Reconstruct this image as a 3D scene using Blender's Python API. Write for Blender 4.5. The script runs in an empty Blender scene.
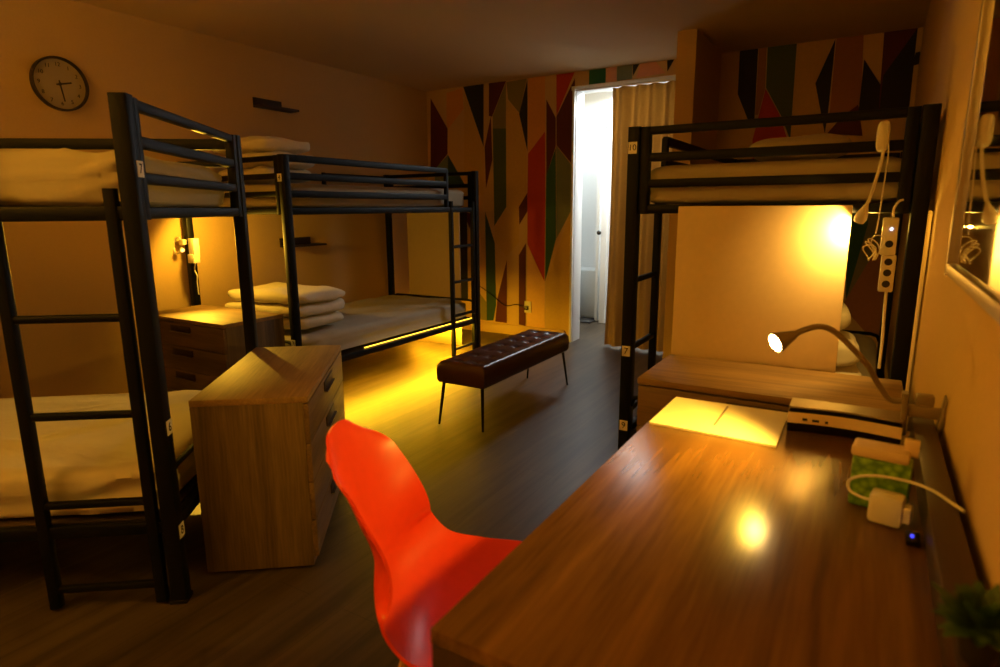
import bpy, bmesh, math, random
from mathutils import Vector, Matrix, noise

# ------------------------------------------------------------------ camera, world, lights, exposure
scene = bpy.context.scene
COL = scene.collection
R = math.radians
F_PX, PITCH, ROLL, YAW, CAM_H = 614.143, R(11.469), R(-0.408), R(30.935), 1.26
fwd0 = Vector((-math.sin(YAW), math.cos(YAW), 0)); right0 = Vector((math.cos(YAW), math.sin(YAW), 0)); Z = Vector((0, 0, 1))
fwd = math.cos(PITCH) * fwd0 - math.sin(PITCH) * Z
up = math.cos(PITCH) * Z + math.sin(PITCH) * fwd0
rt = math.cos(ROLL) * right0 + math.sin(ROLL) * up
up = -math.sin(ROLL) * right0 + math.cos(ROLL) * up
cam_d = bpy.data.cameras.new('camera')
cam_d.sensor_width = 36.0
cam_d.lens = F_PX * 36.0 / 1000.0
cam_d.clip_start = 0.02
cam_d.dof.use_dof = True
cam_d.dof.focus_distance = 3.2
cam_d.dof.aperture_fstop = 3.5
cam = bpy.data.objects.new('camera', cam_d)
COL.objects.link(cam)
m3 = Matrix((rt, up, -fwd)).transposed()
cam.matrix_world = Matrix.Translation((0, 0, CAM_H)) @ m3.to_4x4()
scene.camera = cam

world = bpy.data.worlds.new('night')
world.use_nodes = True
world.node_tree.nodes['Background'].inputs[0].default_value = (0.02, 0.03, 0.05, 1)
world.node_tree.nodes['Background'].inputs[1].default_value = 0.2
scene.world = world
vs = scene.view_settings
vs.view_transform = 'Standard'
vs.look = 'None'
vs.gamma = 1.0
vs.use_curve_mapping = False
vs.exposure = 0.0

WARM = (1.0, 0.53, 0.035)
AMBER = (1.0, 0.50, 0.012)


def light(name, kind, loc, energy, color, **kw):
    d = bpy.data.lights.new(name, kind)
    d.energy = energy
    d.color = color
    aim = kw.pop('aim', None)
    for k, v in kw.items():
        setattr(d, k, v)
    o = bpy.data.objects.new(name, d)
    COL.objects.link(o)
    o.location = loc
    if aim is not None:
        o.rotation_euler = (Vector(aim) - Vector(loc)).to_track_quat('-Z', 'Y').to_euler()
    return o


# amber strip under the far lower bed: washes the floor
light('strip_light', 'AREA', (-3.06, 3.62, 0.235), 38.0, AMBER, shape='RECTANGLE', size=0.10, size_y=1.9).rotation_euler = (0, R(-22), 0)
light('strip_light_foot', 'AREA', (-3.50, 4.60, 0.235), 22.0, AMBER, shape='RECTANGLE', size=0.9, size_y=0.03).rotation_euler = (R(50), 0, 0)
# cool daylight in the hall beyond the doorway
light('hall_light', 'AREA', (-2.05, 6.35, 2.38), 90.0, (0.92, 0.97, 1.0), shape='RECTANGLE', size=0.8, size_y=1.2)
# faint cool fill added behind the camera, standing in for a window
light('added_cool_fill', 'AREA', (-2.2, -1.40, 1.45), 0.4, (0.55, 0.85, 1.0), shape='RECTANGLE', size=1.6, size_y=1.2, aim=(-2.2, 2.0, 1.2))
# warm uplight added behind the camera to fill the room, source unknown
light('added_fill_uplight', 'SPOT', (-2.25, -1.05, 1.55), 430.0, (1.0, 0.59, 0.07), shadow_soft_size=0.10, spot_size=R(176), spot_blend=1.0, aim=(-2.25, -1.05, 2.4))


# ------------------------------------------------------------------ materials
def rgb(h):
    h = h.lstrip('#')
    c = [int(h[i:i + 2], 16) / 255 for i in (0, 2, 4)]
    return tuple(x / 12.92 if x <= 0.04045 else ((x + 0.055) / 1.055) ** 2.4 for x in c) + (1.0,)


def new_mat(name):
    m = bpy.data.materials.new(name)
    m.use_nodes = True
    nt = m.node_tree
    return m, nt, nt.nodes['Principled BSDF']


def mat(name, color, rough=0.5, metal=0.0, bump=0.0, bscale=40.0, var=0.06, spec=0.5, coat=0.0, sheen=0.0):
    """plain procedural: slight noise in colour, optional noise bump"""
    m, nt, b = new_mat(name)
    c = rgb(color) if isinstance(color, str) else color
    tc = nt.nodes.new('ShaderNodeTexCoord')
    nz = nt.nodes.new('ShaderNodeTexNoise')
    nz.inputs['Scale'].default_value = bscale
    nz.inputs['Detail'].default_value = 4
    nt.links.new(tc.outputs['Object'], nz.inputs['Vector'])
    cr = nt.nodes.new('ShaderNodeValToRGB')
    cr.color_ramp.elements[0].color = tuple(x * (1 - var) for x in c[:3]) + (1,)
    cr.color_ramp.elements[1].color = tuple(min(1, x * (1 + var)) for x in c[:3]) + (1,)
    cr.color_ramp.elements[0].position = 0.3
    cr.color_ramp.elements[1].position = 0.7
    nt.links.new(nz.outputs['Fac'], cr.inputs['Fac'])
    nt.links.new(cr.outputs['Color'], b.inputs['Base Color'])
    b.inputs['Roughness'].default_value = rough
    b.inputs['Metallic'].default_value = metal
    b.inputs['Specular IOR Level'].default_value = spec
    b.inputs['Coat Weight'].default_value = coat
    b.inputs['Sheen Weight'].default_value = sheen
    if bump:
        bp = nt.nodes.new('ShaderNodeBump')
        bp.inputs['Strength'].default_value = bump
        bp.inputs['Distance'].default_value = 0.01
        nt.links.new(nz.outputs['Fac'], bp.inputs['Height'])
        nt.links.new(bp.outputs['Normal'], b.inputs['Normal'])
    return m


def wood(name, dark, light_, axis=0, rough=0.4, scale=1.0, coat=0.0, bump=0.12):
    """wood grain stretched along one axis of the object"""
    m, nt, b = new_mat(name)
    tc = nt.nodes.new('ShaderNodeTexCoord')
    mp = nt.nodes.new('ShaderNodeMapping')
    s = [9.0 * scale] * 3
    s[axis] = 0.55 * scale
    mp.inputs['Scale'].default_value = s
    nt.links.new(tc.outputs['Object'], mp.inputs['Vector'])
    n1 = nt.nodes.new('ShaderNodeTexNoise')
    n1.inputs['Scale'].default_value = 1.4
    n1.inputs['Detail'].default_value = 6
    n1.inputs['Distortion'].default_value = 0.9
    nt.links.new(mp.outputs['Vector'], n1.inputs['Vector'])
    n2 = nt.nodes.new('ShaderNodeTexNoise')
    n2.inputs['Scale'].default_value = 14.0
    n2.inputs['Detail'].default_value = 3
    nt.links.new(mp.outputs['Vector'], n2.inputs['Vector'])
    mx = nt.nodes.new('ShaderNodeMix')
    mx.data_type = 'FLOAT'
    mx.inputs['Factor'].default_value = 0.35
    nt.links.new(n1.outputs['Fac'], mx.inputs[2])
    nt.links.new(n2.outputs['Fac'], mx.inputs[3])
    cr = nt.nodes.new('ShaderNodeValToRGB')
    cr.color_ramp.elements[0].color = rgb(dark)
    cr.color_ramp.elements[1].color = rgb(light_)
    cr.color_ramp.elements[0].position = 0.33
    cr.color_ramp.elements[1].position = 0.66
    nt.links.new(mx.outputs[0], cr.inputs['Fac'])
    nt.links.new(cr.outputs['Color'], b.inputs['Base Color'])
    b.inputs['Roughness'].default_value = rough
    b.inputs['Coat Weight'].default_value = coat
    b.inputs['Coat Roughness'].default_value = 0.15
    bp = nt.nodes.new('ShaderNodeBump')
    bp.inputs['Strength'].default_value = bump
    bp.inputs['Distance'].default_value = 0.004
    nt.links.new(mx.outputs[0], bp.inputs['Height'])
    nt.links.new(bp.outputs['Normal'], b.inputs['Normal'])
    return m


def emit(name, color, strength):
    m, nt, b = new_mat(name)
    c = rgb(color) if isinstance(color, str) else tuple(color) + (1,)
    b.inputs['Base Color'].default_value = c
    b.inputs['Emission Color'].default_value = c
    b.inputs['Emission Strength'].default_value = strength
    return m


def floor_mat():
    m, nt, b = new_mat('floor_planks')
    tc = nt.nodes.new('ShaderNodeTexCoord')
    mp = nt.nodes.new('ShaderNodeMapping')
    mp.inputs['Rotation'].default_value = (0, 0, R(90))
    nt.links.new(tc.outputs['Object'], mp.inputs['Vector'])
    br = nt.nodes.new('ShaderNodeTexBrick')
    br.offset = 0.37
    br.inputs['Scale'].default_value = 1.0
    br.inputs['Brick Width'].default_value = 1.25
    br.inputs['Row Height'].default_value = 0.15
    br.inputs['Mortar Size'].default_value = 0.0014
    br.inputs['Mortar Smooth'].default_value = 0.2
    br.inputs['Bias'].default_value = 0.0
    br.inputs['Color1'].default_value = rgb('#3a3023')
    br.inputs['Color2'].default_value = rgb('#4b3f2e')
    br.inputs['Mortar'].default_value = rgb('#241d14')
    nt.links.new(mp.outputs['Vector'], br.inputs['Vector'])
    m2 = nt.nodes.new('ShaderNodeMapping')
    m2.inputs['Scale'].default_value = (14, 0.9, 1)
    nt.links.new(tc.outputs['Object'], m2.inputs['Vector'])
    nz = nt.nodes.new('ShaderNodeTexNoise')
    nz.inputs['Scale'].default_value = 1.6
    nz.inputs['Detail'].default_value = 8
    nz.inputs['Distortion'].default_value = 0.7
    nt.links.new(m2.outputs['Vector'], nz.inputs['Vector'])
    cr = nt.nodes.new('ShaderNodeValToRGB')
    cr.color_ramp.elements[0].position = 0.32
    cr.color_ramp.elements[1].position = 0.68
    cr.color_ramp.elements[0].color = (0.45, 0.42, 0.38, 1)
    cr.color_ramp.elements[1].color = (1.15, 1.12, 1.08, 1)
    nt.links.new(nz.outputs['Fac'], cr.inputs['Fac'])
    mx = nt.nodes.new('ShaderNodeMix')
    mx.data_type = 'RGBA'
    mx.blend_type = 'MULTIPLY'
    mx.inputs[0].default_value = 1.0
    nt.links.new(br.outputs['Color'], mx.inputs[6])
    nt.links.new(cr.outputs['Color'], mx.inputs[7])
    nt.links.new(mx.outputs[2], b.inputs['Base Color'])
    b.inputs['Roughness'].default_value = 0.42
    bp = nt.nodes.new('ShaderNodeBump')
    bp.inputs['Strength'].default_value = 0.25
    bp.inputs['Distance'].default_value = 0.003
    nt.links.new(nz.outputs['Fac'], bp.inputs['Height'])
    nt.links.new(bp.outputs['Normal'], b.inputs['Normal'])
    return m


M = dict(
    wall=mat('cream_wall_paint', '#cbaa72', 0.75, bump=0.08, bscale=90, var=0.02),
    ceiling=mat('ceiling_paint', '#d8bd90', 0.85, bump=0.06, bscale=120, var=0.02),
    white=mat('white_gloss_paint', '#e6e8e6', 0.4, var=0.01),
    floor=floor_mat(),
    steel=mat('black_powder_coat', '#050708', 0.5, bump=0.02, bscale=200, var=0.15, spec=0.18),
    sheet=mat('white_cotton_sheet', '#b0a68e', 0.9, bump=0.9, bscale=5.5, var=0.03, sheen=0.1),
    duvet=mat('white_quilted_cotton', '#d9cfb8', 0.9, bump=0.2, bscale=24, var=0.03, sheen=0.2),
    panel=mat('pale_panel_board', '#d8c096', 0.6, var=0.02),
    deck=mat('plywood_deck', '#3a2c1c', 0.7, var=0.1),
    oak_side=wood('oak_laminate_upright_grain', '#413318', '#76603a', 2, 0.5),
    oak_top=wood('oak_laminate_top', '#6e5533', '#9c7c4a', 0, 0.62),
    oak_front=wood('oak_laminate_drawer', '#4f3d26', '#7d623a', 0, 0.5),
    desk=wood('desk_laminate', '#54391a', '#835d2e', 1, 0.25, 0.8, bump=0.03),
    desk_dark=wood('desk_dark_edge', '#2c1c10', '#452d18', 1, 0.5),
    handle=mat('dark_bronze_handle', '#3a2d1c', 0.5, 0.3),
    brass=mat('pale_brass_lip', '#b9a684', 0.3, 0.5),
    red=mat('red_plastic_shell', '#f4482a', 0.32, var=0.02, spec=0.4),
    beech=wood('beech_leg', '#8a6238', '#b58a55', 2, 0.45),
    leather=mat('brown_leather', '#4a2a1c', 0.28, bump=0.12, bscale=160, var=0.12, spec=0.6),
    plastic=mat('white_plastic', '#d9d5ca', 0.35, var=0.02),
    black=mat('black_plastic', '#0d0c0b', 0.25, var=0.1),
    shelf=wood('dark_walnut_shelf', '#1d100b', '#2e1a12', 1, 0.5),
    curtain=mat('tan_curtain_cloth', '#a8864c', 0.95, bump=0.1, bscale=60, var=0.05),
    paper=mat('cream_paper', '#e8dfc2', 0.7, var=0.02),
    grey=mat('grey_metal', '#8d7d64', 0.4, 0.25, var=0.05),
    dark=mat('dark_slot_and_shade', '#17130f', 0.6, var=0.1),
    silver=mat('silver_frame', '#9a8f7c', 0.35, 0.6, var=0.05),
    clockface=mat('clock_dial', '#a8987a', 0.5, var=0.02),
    clockrim=mat('clock_rim', '#3d3428', 0.5, 0.3, var=0.05),
    leaf=mat('dark_green_leaf', '#3a5a1a', 0.5, var=0.25, bscale=30),
    pot=mat('dark_pot', '#2a241d', 0.6, var=0.1),
    glass_grey=mat('grey_tile', '#d2d8d8', 0.3, var=0.03),
    mat_dark=mat('dark_bath_mat', '#24221f', 0.9, var=0.2),
    bulb=emit('warm_bulb', (1.0, 0.68, 0.26), 130.0),
    bulb_small=emit('small_warm_led', (1.0, 0.62, 0.18), 2.5),
    strip=emit('amber_led', (1.0, 0.55, 0.04), 3.5),
    led_blue=emit('blue_indicator', (0.05, 0.06, 1.0), 2.0),
    led_white=emit('white_indicator', (0.7, 0.75, 1.0), 5.0),
    shade=mat('lamp_shade_cloth', '#d8b987', 0.9, var=0.03),
)


def mirror_mat():
    m, nt, b = new_mat('mirror_glass')
    b.inputs['Base Color'].default_value = (0.82, 0.82, 0.78, 1)
    b.inputs['Metallic'].default_value = 1.0
    b.inputs['Roughness'].default_value = 0.03
    return m


M['mirror'] = mirror_mat()


def green_pack():
    m, nt, b = new_mat('green_leafy_print')
    tc = nt.nodes.new('ShaderNodeTexCoord')
    vo = nt.nodes.new('ShaderNodeTexVoronoi')
    vo.inputs['Scale'].default_value = 75
    nt.links.new(tc.outputs['Object'], vo.inputs['Vector'])
    cr = nt.nodes.new('ShaderNodeValToRGB')
    cr.color_ramp.elements[0].color = rgb('#8fc030')
    cr.color_ramp.elements[1].color = rgb('#4a7a16')
    cr.color_ramp.elements[0].position = 0.15
    cr.color_ramp.elements[1].position = 0.7
    nt.links.new(vo.outputs['Distance'], cr.inputs['Fac'])
    nt.links.new(cr.outputs['Color'], b.inputs['Base Color'])
    b.inputs['Roughness'].default_value = 0.35
    return m


M['greenpack'] = green_pack()


# ------------------------------------------------------------------ mesh helpers
class MB:
    """collects shapes into one mesh"""

    def __init__(self):
        self.bm = bmesh.new()
        self.mi = 0

    def _faces(self, fs):
        for f in fs:
            f.material_index = self.mi

    def ring_sweep(self, rings, cap=True, closed=False):
        bm = self.bm
        vr = [[bm.verts.new(p) for p in ring] for ring in rings]
        n = len(vr[0])
        fs = []
        K = len(vr)
        for i in range(K if closed else K - 1):
            a, b_ = vr[i], vr[(i + 1) % K]
            for j in range(n):
                fs.append(bm.faces.new((a[j], a[(j + 1) % n], b_[(j + 1) % n], b_[j])))
        if cap and not closed:
            fs.append(bm.faces.new(list(reversed(vr[0]))))
            fs.append(bm.faces.new(vr[-1]))
        self._faces(fs)
        return self

    def bar(self, p0, p1, w, h, r=0.005, upv=(0, 0, 1)):
        p0, p1 = Vector(p0), Vector(p1)
        d = (p1 - p0).normalized()
        upv = Vector(upv)
        if abs(d.dot(upv)) > 0.98:
            upv = Vector((0, 1, 0))
        s = d.cross(upv).normalized()
        u = s.cross(d).normalized()
        prof = []
        for cx, cy, a0 in ((1, 1, 0), (-1, 1, 90), (-1, -1, 180), (1, -1, 270)):
            for k in range(3):
                a = R(a0 + k * 45)
                prof.append((cx * (w / 2 - r) + r * math.cos(a), cy * (h / 2 - r) + r * math.sin(a)))
        rings = [[p + s * x + u * y for x, y in prof] for p in (p0, p1)]
        return self.ring_sweep(rings)

    def tube(self, pts, r, n=10, closed=False):
        pts = [Vector(p) for p in pts]
        K = len(pts)
        rr = r if isinstance(r, (list, tuple)) else [r] * K
        rings = []
        nrm = None
        for i, p in enumerate(pts):
            if closed:
                t = (pts[(i + 1) % K] - pts[i - 1]).normalized()
            else:
                t = (pts[min(i + 1, K - 1)] - pts[max(i - 1, 0)]).normalized()
            if nrm is None:
                nrm = t.orthogonal().normalized()
            nrm = (nrm - t * nrm.dot(t)).normalized()
            bi = t.cross(nrm)
            rings.append([p + (nrm * math.cos(2 * math.pi * k / n) + bi * math.sin(2 * math.pi * k / n)) * rr[i] for k in range(n)])
        return self.ring_sweep(rings, closed=closed)

    def box(self, c, size, r=0.0, rot=None, seg=2):
        g = bmesh.ops.create_cube(self.bm, size=1.0)
        vs_ = g['verts']
        mtx = Matrix.Translation(c) @ (rot.to_4x4() if rot else Matrix.Identity(4)) @ Matrix.Diagonal((size[0], size[1], size[2], 1))
        bmesh.ops.transform(self.bm, matrix=mtx, verts=vs_)
        fs = set(f for v in vs_ for f in v.link_faces)
        if r > 0:
            es = set(e for v in vs_ for e in v.link_edges)
            res = bmesh.ops.bevel(self.bm, geom=list(es), offset=r, segments=seg, profile=0.5, affect='EDGES')
            fs = set(f for f in res['faces']) | set(f for f in fs if f.is_valid)
        self._faces([f for f in fs if f.is_valid])
        return self

    def lathe(self, prof, c=(0, 0, 0), n=24, mtx=None):
        c = Vector(c)
        rings = []
        for rad, z in prof:
            ring = [Vector((rad * math.cos(2 * math.pi * k / n), rad * math.sin(2 * math.pi * k / n), z)) for k in range(n)]
            if mtx:
                ring = [mtx @ p for p in ring]
            rings.append([p + c for p in ring])
        return self.ring_sweep(rings)

    def grid(self, G, close_u=False):
        bm = self.bm
        vr = [[bm.verts.new(p) for p in row] for row in G]
        fs = []
        K = len(vr)
        for i in range(K if close_u else K - 1):
            for j in range(len(vr[0]) - 1):
                fs.append(bm.faces.new((vr[i][j], vr[(i + 1) % K][j], vr[(i + 1) % K][j + 1], vr[i][j + 1])))
        self._faces(fs)
        return self

    def poly(self, pts, thick=None):
        f = self.bm.faces.new([self.bm.verts.new(p) for p in pts])
        self._faces([f])
        return self

    def puff(self, c, size, e=0.35, nu=28, nv=16, wr=0.0, seed=0, ez=None):
        """soft superellipsoid: pillows, mattresses, folds"""
        ez = ez or e

        def sp(x, p):
            return math.copysign(abs(x) ** p, x)
        rings = []
        for i in range(nv + 1):
            ph = -math.pi / 2 + math.pi * i / nv
            ph = max(min(ph, math.pi / 2 - 0.02), -math.pi / 2 + 0.02)
            ring = []
            for k in range(nu):
                th = 2 * math.pi * k / nu
                x = sp(math.cos(ph), ez) * sp(math.cos(th), e)
                y = sp(math.cos(ph), ez) * sp(math.sin(th), e)
                z = sp(math.sin(ph), ez)
                p = Vector((c[0] + x * size[0] / 2, c[1] + y * size[1] / 2, c[2] + z * size[2] / 2))
                if wr:
                    q = Vector((p.x * 7 + seed, p.y * 7, p.z * 11))
                    p += Vector((0, 0, 1)) * wr * noise.noise(q) + Vector((x, y, 0)) * wr * 0.6 * noise.noise(q * 1.7)
                ring.append(p)
            rings.append(ring)
        return self.ring_sweep(rings)

    def build(self, name, mats, parent=None, smooth=True, angle=40, mtx=None):
        me = bpy.data.meshes.new(name)
        bmesh.ops.recalc_face_normals(self.bm, faces=self.bm.faces[:])
        if mtx is not None:
            bmesh.ops.transform(self.bm, matrix=mtx, verts=self.bm.verts[:])
        self.bm.to_mesh(me)
        self.bm.free()
        for m in (mats if isinstance(mats, (list, tuple)) else [mats]):
            me.materials.append(m)
        if smooth:
            me.polygons.foreach_set('use_smooth', [True] * len(me.polygons))
            me.set_sharp_from_angle(angle=R(angle))
        o = bpy.data.objects.new(name, me)
        COL.objects.link(o)
        if parent:
            o.parent = parent
        return o


def tag(o, label, cat, group=None):
    o['label'] = label
    o['category'] = cat
    if group:
        o['group'] = group
    return o


def thing(name, label, cat, loc=(0, 0, 0), rz=0.0, group=None, mtx=None):
    o = bpy.data.objects.new(name, None)
    o.empty_display_size = 0.05
    COL.objects.link(o)
    if mtx is not None:
        o.matrix_world = mtx
    else:
        o.location = loc
        o.rotation_euler = (0, 0, rz)
    return tag(o, label, cat, group)


def struct(o):
    o['kind'] = 'structure'
    return o


def facing(loc, xdir, ydir):
    """matrix with local x right, y up, z out of the face"""
    x = Vector(xdir).normalized()
    y = Vector(ydir).normalized()
    z = x.cross(y)
    return Matrix.Translation(loc) @ Matrix((x, y, z)).transposed().to_4x4()


def text_part(name, body, size, m, parent, mtx, depth=0.0008):
    cu = bpy.data.curves.new('t', 'FONT')
    cu.body = body
    cu.size = size
    cu.align_x = 'CENTER'
    cu.align_y = 'CENTER'
    cu.extrude = depth
    tmp = bpy.data.objects.new('t', cu)
    COL.objects.link(tmp)
    bpy.context.view_layer.update()
    me = bpy.data.meshes.new_from_object(tmp.evaluated_get(bpy.context.evaluated_depsgraph_get()))
    bpy.data.objects.remove(tmp)
    bpy.data.curves.remove(cu)
    me.transform(mtx)
    me.materials.clear()
    me.materials.append(m)
    o = bpy.data.objects.new(name, me)
    COL.objects.link(o)
    o.parent = parent
    return o


# ------------------------------------------------------------------ pixel rays, used to lay the mural out on its own wall
def ray(u, v):
    return fwd + rt * ((u - 500) / F_PX) - up * ((v - 333.5) / F_PX)


def on_back(u, v, y):
    d = ray(u, v)
    return Vector((0, 0, CAM_H)) + d * (y / d.y)


def smooth_path(cp, n=6):
    path = []
    for i in range(len(cp) - 1):
        p0, p1, p2, p3 = [Vector(cp[max(0, min(len(cp) - 1, i + k))]) for k in (-1, 0, 1, 2)]
        for s in range(n):
            t = s / n
            path.append(0.5 * ((2 * p1) + (-p0 + p2) * t + (2 * p0 - 5 * p1 + 4 * p2 - p3) * t * t + (-p0 + 3 * p1 - 3 * p2 + p3) * t ** 3))
    path.append(Vector(cp[-1]))
    return path


# ------------------------------------------------------------------ room shell
XL, XR, YB, YR, ZC = -4.07, 0.17, 5.35, -1.5, 2.45
T = 0.12
struct(MB().box(((XL + XR) / 2, (YB + YR + 1.5) / 2, -0.05), (XR - XL + 0.4, YB - YR + 2.1, 0.1)).build('floor', M['floor'], smooth=False))
struct(MB().box(((XL + XR) / 2, (YB + YR) / 2, ZC + 0.05), (XR - XL + 2 * T, YB - YR + 2 * T, 0.1)).build('ceiling', M['ceiling'], smooth=False))
struct(MB().box((XL - T / 2, (YB + YR) / 2, ZC / 2), (T, YB - YR + 2 * T, ZC)).build('wall_left', M['wall'], smooth=False))
struct(MB().box((XR + T / 2, (YB + YR) / 2, ZC / 2), (T, YB - YR + 2 * T, ZC)).build('wall_right', M['wall'], smooth=False))
DX0, DX1, DZ = -2.40, -1.42, 2.30          # doorway in the back wall
wb = MB()
wb.box(((XL + DX0) / 2, YB + T / 2, ZC / 2), (DX0 - XL, T, ZC))
wb.box(((XR + DX1) / 2, YB + T / 2, ZC / 2), (XR - DX1, T, ZC))
wb.box(((DX0 + DX1) / 2, YB + T / 2, (ZC + DZ) / 2), (DX1 - DX0, T, ZC - DZ))
struct(wb.build('wall_back', M['wall'], smooth=False))
wr_ = MB()                                  # wall behind the camera, with a window hole
WX0, WX1, WZ0, WZ1 = -3.0, -1.4, 0.85, 2.05
wr_.box(((XL + WX0) / 2, YR - T / 2, ZC / 2), (WX0 - XL, T, ZC))
wr_.box(((XR + WX1) / 2, YR - T / 2, ZC / 2), (XR - WX1, T, ZC))
wr_.box(((WX0 + WX1) / 2, YR - T / 2, WZ0 / 2), (WX1 - WX0, T, WZ0))
wr_.box(((WX0 + WX1) / 2, YR - T / 2, (ZC + WZ1) / 2), (WX1 - WX0, T, ZC - WZ1))
struct(wr_.build('wall_rear', M['wall'], smooth=False))
wf = MB()
for x in (WX0 + 0.03, (WX0 + WX1) / 2, WX1 - 0.03):
    wf.bar((x, YR - 0.06, WZ0), (x, YR - 0.06, WZ1), 0.06, 0.05)
for z in (WZ0 + 0.03, WZ1 - 0.03):
    wf.bar((WX0, YR - 0.06, z), (WX1, YR - 0.06, z), 0.05, 0.06)
struct(wf.build('window_1', M['white']))
# partition wall beside the doorway
struct(MB().box((-1.215, 4.95, ZC / 2), (0.13, 0.80, ZC)).build('wall_partition', M['wall'], smooth=False))
# baseboards
struct(MB().box(((XL + DX0 - 0.07) / 2, YB - 0.008, 0.05), (DX0 - 0.07 - XL, 0.016, 0.10), 0.003).build('baseboard_back', M['wall']))
struct(MB().box((XL + 0.008, (YB + YR) / 2, 0.05), (0.016, YB - YR, 0.10), 0.003).build('baseboard_left', M['wall']))
struct(MB().box((-1.142, 4.95, 0.05), (0.016, 0.80, 0.10), 0.003).build('baseboard_partition', M['wall']))
# doorway casing
dc = MB()
dc.box((DX0 + 0.012, YB + 0.05, DZ / 2), (0.03, 0.17, DZ), 0.004)
dc.box((DX0 + 0.010, YB - 0.035, DZ / 2), (0.022, 0.06, DZ), 0.003)
dc.box((DX1 - 0.012, YB + 0.05, DZ / 2), (0.03, 0.17, DZ), 0.004)
dc.box(((DX0 + DX1) / 2, YB + 0.05, DZ), (DX1 - DX0, 0.17, 0.03), 0.004)
dc.box(((DX0 + DX1) / 2, YB - 0.012, DZ + 0.01), (DX1 - DX0 + 0.06, 0.022, 0.035), 0.004)
struct(dc.build('door_1', M['white']))

# hall beyond
HX0, HX1, HY0, HY1 = -3.1, -1.0, YB + T, 7.0
hw = MB()
hw.box((HX0 - 0.05, (HY0 + HY1) / 2, ZC / 2), (0.1, HY1 - HY0, ZC))
struct(hw.build('wall_hall_left', M['white'], smooth=False))
struct(MB().box((HX1 + 0.05, (HY0 + HY1) / 2, ZC / 2), (0.1, HY1 - HY0, ZC)).build('wall_hall_right', M['white'], smooth=False))
hb = MB()
hb.box(((HX0 - 2.83) / 2, 6.45, ZC / 2), (-2.83 - HX0, 0.1, ZC))
hb.box(((-2.50 + HX1) / 2, 6.45, ZC / 2), (HX1 + 2.50, 0.1, ZC))
hb.box((-2.665, 6.45, (ZC + 2.08) / 2), (0.33, 0.1, ZC - 2.08))
struct(hb.build('wall_hall_back', M['white'], smooth=False))
struct(MB().box(((HX0 + HX1) / 2, 7.0 + 0.05, ZC / 2), (HX1 - HX0 + 0.2, 0.1, ZC)).build('wall_bathroom', M['white'], smooth=False))
struct(MB().box(((HX0 + HX1) / 2, (HY0 + HY1) / 2, ZC + 0.05), (HX1 - HX0 + 0.2, HY1 - HY0, 0.1)).build('ceiling_hall', M['white'], smooth=False))
struct(MB().box(((HX0 + HX1) / 2, 6.4, -0.05), (HX1 - HX0 + 0.2, 1.3, 0.098)).build('floor_hall', M['floor'], smooth=False))
d2 = MB()
for x in (-2.83, -2.50):
    d2.box((x, 6.39, 1.05), (0.07, 0.03, 2.10), 0.005)
d2.box((-2.665, 6.39, 2.11), (0.40, 0.03, 0.07), 0.005)
struct(d2.build('door_2', M['white']))
struct(MB().box((-2.785, 6.37, 1.12), (0.012, 0.012, 2.2)).build('shade_line_1', M['dark']))  # thin dark bar standing in for the hinge shadow along the door edge
dl = MB().box((-2.60, 6.66, 1.02), (0.035, 0.42, 2.03), 0.004).build('door_3', M['white'])
struct(dl)
kb = MB().lathe([(0.006, 0), (0.006, 0.03), (0.022, 0.035), (0.026, 0.05), (0.018, 0.062), (0.002, 0.065)], (0, 0, 0), 14).build('door_knob', M['black'])
kb.parent = dl
kb.matrix_local = facing((-2.545, 6.36, 1.0), (0, -1, 0), (0, 0, 1)) if False else facing((-2.535, 6.374, 1.0), (1, 0, 0), (0, 0, 1))
tub = MB()
tub.box((-2.6, 6.80, 0.28), (0.9, 0.35, 0.56), 0.03)
tag(tub.build('bathtub', M['glass_grey']), 'pale bathtub seen through the bright doorway', 'bathtub')
tag(MB().box((-2.70, 6.42, 0.008), (0.20, 0.26, 0.016), 0.006).build('bath_mat', M['mat_dark']), 'small dark mat on the floor of the bright hall', 'mat')

# ------------------------------------------------------------------ mural painted on the back wall
MC = dict(maroon='#581a1c', red='#b7331c', orange='#d4974a', tan='#e4b56d', ochre='#c7a351', olive='#827a43', green='#475823',
          dgreen='#26583f', emerald='#13623f', teal='#244946', slate='#717d69', navy='#171d21', pink='#d99875', brown='#a36b3f', black='#0f0e0f')
MCI = {k: i for i, k in enumerate(MC)}


def A_(x, y): return (430 + x / 5.13, 70 + y / 5.13)
def B_(x, y): return (430 + x / 4.447, 190 + y / 4.447)
def G_(x, y): return (560 + x / 7.69, 60 + y / 7.69)
def K_(x, y): return (680 + x / 4.765, 10 + y / 4.765)
def N_(x, y): return (840 + x / 5.556, y / 5.556)


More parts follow.
